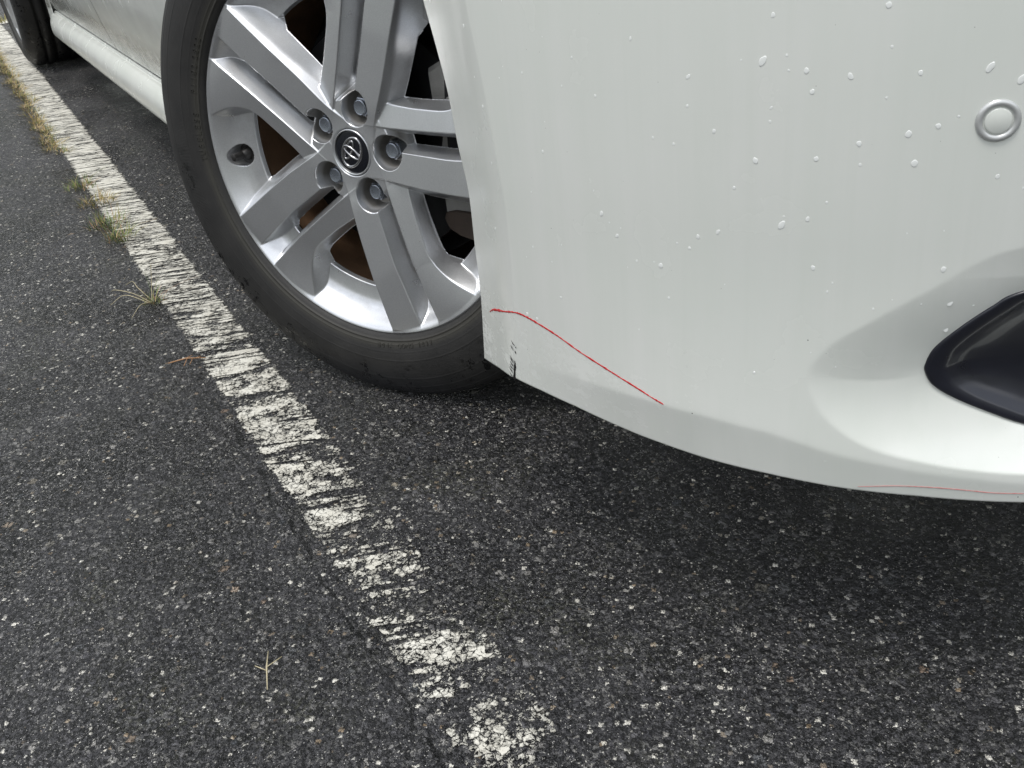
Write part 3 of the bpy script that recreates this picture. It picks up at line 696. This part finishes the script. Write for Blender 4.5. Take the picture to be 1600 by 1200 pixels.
# these (s, z) pairs lie on the bumper skin: s along the bumper from the arch, z height
RED1 = [(0.1133, 0.2517), (0.1279, 0.2601), (0.1623, 0.2729), (0.1817, 0.2802), (0.1968, 0.2823), (0.2152, 0.2819), (0.2425, 0.2791), (0.2694, 0.2733), (0.3013, 0.267), (0.3275, 0.2613), (0.3459, 0.2565), (0.356, 0.254)]
RED2 = [(0.5035, 0.2179), (0.5284, 0.2227), (0.5488, 0.224), (0.5691, 0.2233), (0.5894, 0.2212), (0.6094, 0.2205)]
DROPS = [(0.4341, 0.5414, 0.0019, 0.0027, -0.28), (0.4287, 0.5152, 0.0029, 0.0048, -0.55), (0.4553, 0.5097, 0.0025, 0.0029, -0.0), (0.4591, 0.4975, 0.0023, 0.0026, -0.0), (0.4807, 0.5069, 0.0021, 0.0035, 0.55), (0.4988, 0.5453, 0.0025, 0.0029, -0.0), (0.5187, 0.5079, 0.0021, 0.0024, -0.0), (0.5548, 0.5095, 0.003, 0.0051, -0.55), (0.5719, 0.5019, 0.0029, 0.0048, -0.55), (0.5153, 0.4728, 0.0027, 0.0038, -0.28), (0.5311, 0.4772, 0.0023, 0.0026, -0.0), (0.4881, 0.4672, 0.0025, 0.0029, -0.0), (0.4256, 0.4536, 0.0027, 0.0031, -0.0), (0.4635, 0.4569, 0.0022, 0.0025, -0.0), (0.5201, 0.4552, 0.0029, 0.0033, -0.0), (0.3977, 0.4709, 0.0019, 0.0022, -0.0), (0.4343, 0.4789, 0.0013, 0.0015, -0.0), (0.4116, 0.4343, 0.0016, 0.0019, -0.0), (0.4437, 0.4117, 0.003, 0.0051, -0.55), (0.445, 0.4179, 0.001, 0.0012, -0.0), (0.4601, 0.4172, 0.002, 0.0028, -0.28), (0.4004, 0.4022, 0.0019, 0.0032, -0.55), (0.5662, 0.4462, 0.0017, 0.0024, -0.28), (0.576, 0.4714, 0.0027, 0.0045, -0.55), (0.5015, 0.4942, 0.001, 0.0012, -0.0), (0.4151, 0.5155, 0.001, 0.0012, -0.0), (0.4347, 0.4873, 0.0011, 0.0019, -0.55), (0.3044, 0.4003, 0.0022, 0.0037, -0.55), (0.3178, 0.3857, 0.0018, 0.003, -0.55), (0.3855, 0.3967, 0.0023, 0.0026, -0.0), (0.3692, 0.3894, 0.0011, 0.0013, -0.0), (0.3788, 0.3871, 0.0017, 0.002, -0.0), (0.2226, 0.3539, 0.0015, 0.0018, -0.0), (0.2525, 0.3176, 0.0018, 0.0021, -0.0), (0.203, 0.2856, 0.0025, 0.0029, -0.0), (0.2167, 0.2859, 0.0023, 0.0026, -0.0), (0.1608, 0.3523, 0.0017, 0.0029, -0.55), (0.2592, 0.3654, 0.0009, 0.0011, -0.0), (0.3554, 0.3696, 0.0028, 0.0032, -0.0), (0.3497, 0.3714, 0.0009, 0.0011, -0.0), (0.2119, 0.3424, 0.0009, 0.0011, -0.0), (0.4648, 0.3838, 0.0022, 0.0025, -0.0), (0.5429, 0.387, 0.0023, 0.0032, -0.28), (0.5496, 0.362, 0.0022, 0.0032, -0.33), (0.5499, 0.3405, 0.0021, 0.0028, -0.17), (0.5038, 0.3581, 0.0012, 0.0014, -0.0), (0.5641, 0.3597, 0.001, 0.0012, -0.0), (0.4827, 0.3116, 0.0009, 0.001, -0.0), (0.1518, 0.52, 0.0022, 0.0025, -0.0), (0.0739, 0.5301, 0.0023, 0.0032, -0.28), (0.1711, 0.4603, 0.0021, 0.0024, -0.0), (0.1613, 0.4822, 0.001, 0.0012, -0.0), (0.1736, 0.4143, 0.0017, 0.002, -0.0), (0.2476, 0.4382, 0.0018, 0.0021, -0.0), (0.2285, 0.4024, 0.0011, 0.0013, -0.0), (0.3371, 0.5259, 0.0015, 0.0022, -0.28), (0.3053, 0.4861, 0.0014, 0.0017, -0.0), (0.3797, 0.5041, 0.0017, 0.0029, -0.55), (0.2852, 0.5103, 0.0013, 0.0015, -0.0), (0.3526, 0.4626, 0.0013, 0.0015, -0.0), (0.4281, 0.5153, 0.0014, 0.0017, -0.0)]


def body_y(z):
    return np.interp(z, [.20, .245, .30, .40, .50, .62, .72, .80, .88, .95], [.020, .010, -.004, -.022, -.028, -.026, -.020, -.012, .002, .03])
def side_panel(car, name, x0, x1, z0, z1, mat, holes=(), nx=160, nzz=60, off=0.):
    X, Z = np.meshgrid(np.linspace(x0, x1, nx), np.linspace(z0, z1, nzz), indexing='ij')
    Y = body_y(Z)+off
    V = np.stack([X, Y, Z], -1).reshape(-1, 3); F = grid_faces(nx, nzz)
    if holes:
        cen = V[F].mean(1); keep = np.ones(len(F), bool)
        for hx, hz, hr in holes: keep &= np.hypot(cen[:, 0]-hx, cen[:, 2]-hz) > hr
        if name == 'front_wing': keep &= ~(cen[:, 0] > .283-(cen[:, 2]-.56)*.75)
        F = F[keep]
    # closed edge returns
    return mesh_obj(name, V, F, mat, car)
def build_body(car):
    # front wing above the arch, doors, rear quarter (car's right side), mirrored shell on the left
    side_panel(car, 'front_wing', -.545, .34, .33, .92, M['paint'], [(0, .335, .385)], 220, 150)
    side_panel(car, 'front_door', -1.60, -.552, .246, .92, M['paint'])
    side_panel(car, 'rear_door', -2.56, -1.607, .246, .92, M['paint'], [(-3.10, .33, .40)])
    side_panel(car, 'rear_quarter', -3.95, -2.567, .246, .92, M['paint'], [(-3.10, .335, .385)], 220, 120)
    # sill with a rolled shoulder and tucked bottom, rounded rear end
    prof = [(.060, .156), (.004, .157), (-.012, .160), (-.0205, .170), (-.0225, .186), (-.0200, .205), (-.0120, .221), (-.0010, .231), (.0080, .2335), (.0100, .240), (.0300, .241)]
    P = catmull(prof, 5); xs = np.r_[np.linspace(-2.74, -2.62, 14), np.linspace(-2.58, -.42, 60)]
    sc = np.clip(np.sqrt(np.clip(1-((-2.60-xs)/.15).clip(0, 1)**2, 0, 1)), .25, 1)
    V = np.stack([np.repeat(xs[:, None], len(P), 1), .010+(P[:, 0][None]-.010)*sc[:, None], .20+(P[:, 1][None]-.20)*np.sqrt(sc)[:, None]], -1)
    mesh_obj('side_sill', V.reshape(-1, 3), grid_faces(len(xs), len(P), flip=True), M['paint'], car)
    # thin dark seal between door and sill
    m = MB(); m.add(*tube([(-2.6, .016, .243), (-.5, .016, .243)], .0035, 8)); m.build('door_seal', M['black'], car)
    # rear arch trim ahead of the rear wheel
    a = np.linspace(-math.radians(30), math.radians(75), 30); c = np.array([-3.10, .335])
    R2 = np.array([.375, .392, .43]); yy = [.02, -.006, .004]
    V = np.stack([c[0]+R2[None]*np.cos(a)[:, None], np.repeat(np.array(yy)[None], 30, 0), np.maximum(c[1]+R2[None]*np.sin(a)[:, None], .165)], -1)
    mesh_obj('rear_arch_flange', V.reshape(-1, 3), grid_faces(30, 3, flip=True), M['paint'], car)
    # wheel housings and underbody: matt black
    for nm, cx in (('front_wheel_housing', 0.0), ('rear_wheel_housing', -3.10)):
        a = np.linspace(math.radians(-22), math.radians(202), 60); r = .41
        ring = np.stack([cx+r*np.cos(a), .335+r*np.sin(a)], 1)
        V = np.concatenate([np.stack([ring[:, 0], np.full(60, y), ring[:, 1]], 1) for y in (.012, .50)]+[np.repeat([[cx, .50, .335]], 60, 0)])
        mesh_obj(nm, V, grid_faces(3, 60), M['black'], car)
    m = MB()
    def box(x0, x1, y0, y1, z0, z1):
        V = [(x, y, z) for x in (x0, x1) for y in (y0, y1) for z in (z0, z1)]
        m.add(V, [(0, 1, 3, 2), (4, 6, 7, 5), (0, 4, 5, 1), (2, 3, 7, 6), (0, 2, 6, 4), (1, 5, 7, 3)])
    box(-2.66, -.43, .05, 1.75, .165, .60); box(-3.9, -2.66, .51, 1.3, .20, .70); box(-.43, .70, .51, 1.3, .18, .70); box(.43, .62, .20, 1.60, .212, .60); box(.62, .74, .40, 1.40, .212, .62)
    m.build('underbody', M['black'], car, smooth=False)
    # upper body: bonnet, glasshouse, roof and tail lofted across the car
    st = [(.90, .80, .52, .84), (.86, .845, .62, .865), (.78, .855, .74, .89), (.60, .862, .86, .92), (.40, .865, .90, .94), (-.10, .90, .90, .97), (-.45, .915, .89, .99)]
    def loft(name, secs, mat, nn=24):
        V = []
        for x, zs, hw, zt in secs:
            t = np.linspace(-1, 1, nn); V.append(np.stack([np.full(nn, x), .9+hw*t, zs+(zt-zs)*(1-np.abs(t)**4)], 1))
        V = np.stack(V); return mesh_obj(name, V.reshape(-1, 3), grid_faces(len(secs), nn, flip=True), mat, car)
    loft('bonnet', st, M['paint'])
    loft('windscreen', [(-.45, .95, .86, .98), (-.85, 1.16, .72, 1.24), (-1.25, 1.33, .62, 1.42)], M['glass'])
    loft('roof', [(-1.25, 1.33, .62, 1.42), (-2.0, 1.37, .62, 1.46), (-2.9, 1.33, .60, 1.40)], M['paint'])
    loft('rear_window', [(-2.9, 1.33, .60, 1.40), (-3.4, 1.14, .68, 1.20), (-3.75, .95, .84, .98)], M['glass'])
    V, n = [], 40; xs = np.linspace(-.45, -3.75, n); zt = np.interp(-xs, [.45, 1.25, 2.0, 2.9, 3.75], [.95, 1.33, 1.37, 1.33, .95]); hw = np.interp(-xs, [.45, 1.25, 2.9, 3.75], [.86, .62, .60, .84])
    for sgn, nm in ((-1, 'side_window'), (1, 'side_window')):
        V = np.stack([np.stack([xs, .9+sgn*(.90-.03), np.full(n, .92)], 1) if False else np.stack([xs, np.full(n, .9+sgn*.88), np.full(n, .92)], 1), np.stack([xs, .9+sgn*hw, zt], 1)])
        mesh_obj(nm, V.reshape(-1, 3), grid_faces(2, n, flip=sgn > 0), M['glass'], car)
    loft('tailgate', [(-3.75, .92, .86, .98), (-3.95, .60, .86, .66), (-3.97, .30, .84, .30)], M['paint'])
    V = np.array([(.7, 1.76, .21), (-3.9, 1.80, .21), (-3.9, 1.80, .93), (.4, 1.80, .90)]); mesh_obj('left_side_panel', V, [(0, 1, 2, 3)], M['paint'], car, smooth=False)

car = build_car()

# ------------------------------------------------------------------ raindrops on the bumper
def add_drops():
    for i, (s0, z0, rs, rz, tilt) in enumerate(DROPS):
        rs, rz = rs*.66, rz*.66
        k = 14; a = np.linspace(0, 2*np.pi, k, endpoint=False); q = 1+.13*rng.standard_normal(k); q = (q+np.roll(q, 1))/2
        rings = []
        for f_, h in ((1.0, -.0001), (.95, .0002), (.80, .00022), (.5, .00030), (.2, .00032)):
            ds = rs*f_*np.cos(a)*q; dz = rz*f_*np.sin(a)*q
            ds, dz = ds*math.cos(tilt)-dz*math.sin(tilt), ds*math.sin(tilt)+dz*math.cos(tilt)
            rings.append(skin(s0+ds, z0+dz, pocket(np.array([s0]), np.array([z0]))[0]-h*min(1, rs/.0022)))
        V = np.stack(rings); F = [tuple(f[::-1]) for f in grid_faces(5, k, True)]+[tuple(range(4*k, 5*k))]
        V = V.reshape(-1, 3); o0 = V.mean(0)
        o = mesh_obj('raindrop', V-o0, F, M['drop']); o.location = o0
        tag(o, 'small clear raindrop clinging to the white front bumper', 'raindrop', 'raindrops on the bumper')
DROPS += [(float(a), float(b), float(c), float(c)*1.2, 0.) for a, b, c in zip(rng.uniform(.2, .60, 38), rng.uniform(.29, .56, 38), rng.uniform(.0007, .0015, 38))]
DROPS = [q for q in DROPS if poly_dist(BEZP, np.array([q[0]]), np.array([q[1]]))[0] < -.004 and math.hypot(q[0]-.5625, q[1]-.4792) > .017]
add_drops()

# ------------------------------------------------------------------ grass, twigs, straws
def blades(n, rad, hgt, wid, lean=1., ell=1.):
    Vs, Fs, k = [], [], 0
    for i in range(n):
        a = rng.random()*2*math.pi; rr = rad*math.sqrt(rng.random()); bx, by = rr*math.cos(a)*ell, rr*math.sin(a)
        d = a+rng.normal()*.8; L = hgt*(.45+.75*rng.random()); ln = lean*(.35+rng.random()); ww = wid*(.6+.8*rng.random())
        px, py = -math.sin(d)*ww/2, math.cos(d)*ww/2
        for t in (0, .35, .7, 1.0):
            out = L*ln*t**1.6*.75; z = L*math.sin(min(1.45, 1.2/(.4+ln)))*t*(1-.35*ln*t*.6); c = (bx+out*math.cos(d), by+out*math.sin(d), max(z, .0015))
            w_ = 1-t*.9
            Vs += [(c[0]-px*w_, c[1]-py*w_, c[2]), (c[0]+px*w_, c[1]+py*w_, c[2]+ww*.15)]
        for t in range(3): Fs.append((k+2*t, k+2*t+1, k+2*t+3, k+2*t+2))
        k += 8
    return np.array(Vs), Fs
def tuft(x, y, n, rad, h, wid, label, mat='grass', lean=1., ell=1., long=0):
    V, F = blades(n, rad, h, wid, lean, ell)
    if long:
        V2, F2 = blades(long, rad*.4, h*2.2, wid*.8, 1.3); F = F+[tuple(i+len(V) for i in f) for f in F2]; V = np.vstack([V, V2])
    o = mesh_obj('grass_tuft', V, F, M[mat]); o.location = (x, y, 0)
    return tag(o, label, 'grass tuft', 'grass tufts along the painted line')
def strip():
    Vs, Fs, k = [], [], 0
    x = -4.2
    while x < -1.72:
        V, F = blades(int(14+26*rng.random()), .019, .022, .0016, 1.5); V = V+np.array([x+rng.normal()*.01, -.2245-.0153*x+rng.normal()*.010, 0])
        Vs.append(V); Fs += [tuple(i+k for i in f) for f in F]; k += len(V); x += .022
    o = mesh_obj('grass_strip', np.vstack(Vs), Fs, M['grass'])
    tag(o, 'strip of short yellowing grass and moss along the far painted line', 'grass', kind='stuff')
strip()
tuft(-1.36, -.200, 90, .035, .034, .0018, 'green grass tuft nearest to the long strip of yellow grass', 'grass2', long=4)
tuft(-1.20, -.190, 120, .040, .034, .0016, 'brown dry grass tuft second below the strip of yellow grass')
tuft(-1.03, -.200, 120, .040, .036, .0016, 'small green tuft third below the strip of yellow grass', 'grass2', long=3)
tuft(-.92, -.194, 110, .030, .040, .0016, 'dense tuft closest to the lone sprig with long dry stalks', 'grass2', long=4)
tuft(-.545, -.212, 46, .018, .030, .0013, 'lone small green grass sprig with long dry stalks', 'grass2', 1.2, long=7)
tuft(-4.70, -.035, 60, .05, .07, .003, 'orange-green grass tuft at the far end of the painted line')
def sprig():
    m = MB()
    for P in ([(0, 0, .002), (-.020, -.022, .020), (-.050, -.045, .024), (-.085, -.050, .010)], [(0, .004, .002), (-.030, -.010, .022), (-.070, -.012, .022), (-.110, -.022, .004)],
              [(.002, 0, .002), (-.010, .012, .035), (-.016, .020, .062)], [(-.002, 0, .002), (.020, -.020, .012), (.040, -.042, .003)], [(0, -.003, .002), (-.028, -.034, .018), (-.040, -.062, .004)]):
        m.add(*tube(catmull(P, 6), np.linspace(.0008, .0004, 6*(len(P)-1)+1), 5))
    o = m.build('dry_stalks', M['straw']); o.location = (-.545, -.215, 0)
    return tag(o, 'spray of long dry stalks growing from the lone green sprig', 'dry grass')
sprig()
def twig(name, x, y, rot, segs, mat, label, cat='twig'):
    m = MB()
    for P, r in segs: m.add(*tube(P, r, 6))
    o = m.build(name, M[mat]); o.location = (x, y, .002); o.rotation_euler = (0, 0, rot); return tag(o, label, cat)
twig('twig', -.278, -.222, 1.05, [([(-.028, 0, .002), (0, .002, .006), (.030, .001, .004)], [.0009, .0011, .0006]), ([(0, .002, .006), (.006, .014, .004)], .0006), ([(.002, .002, .006), (.000, -.014, .002)], .0006),
      ([(.012, .001, .005), (.020, .010, .003)], .0005), ([(.010, .001, .005), (.008, -.011, .002)], .0005)], 'twig', 'small branching orange twig left of the painted line')
twig('twig', .400, -.319, -.5, [([(-.022, -.003, .003), (0, 0, .005), (.024, .004, .001)], [.0005, .0009, .0005]), ([(0, 0, .005), (-.012, .012, .004)], .0005), ([(.004, 0, .005), (-.004, -.012, .004)], .0005)], 'straw', 'pale forked dry stalk lying on the asphalt at lower left')
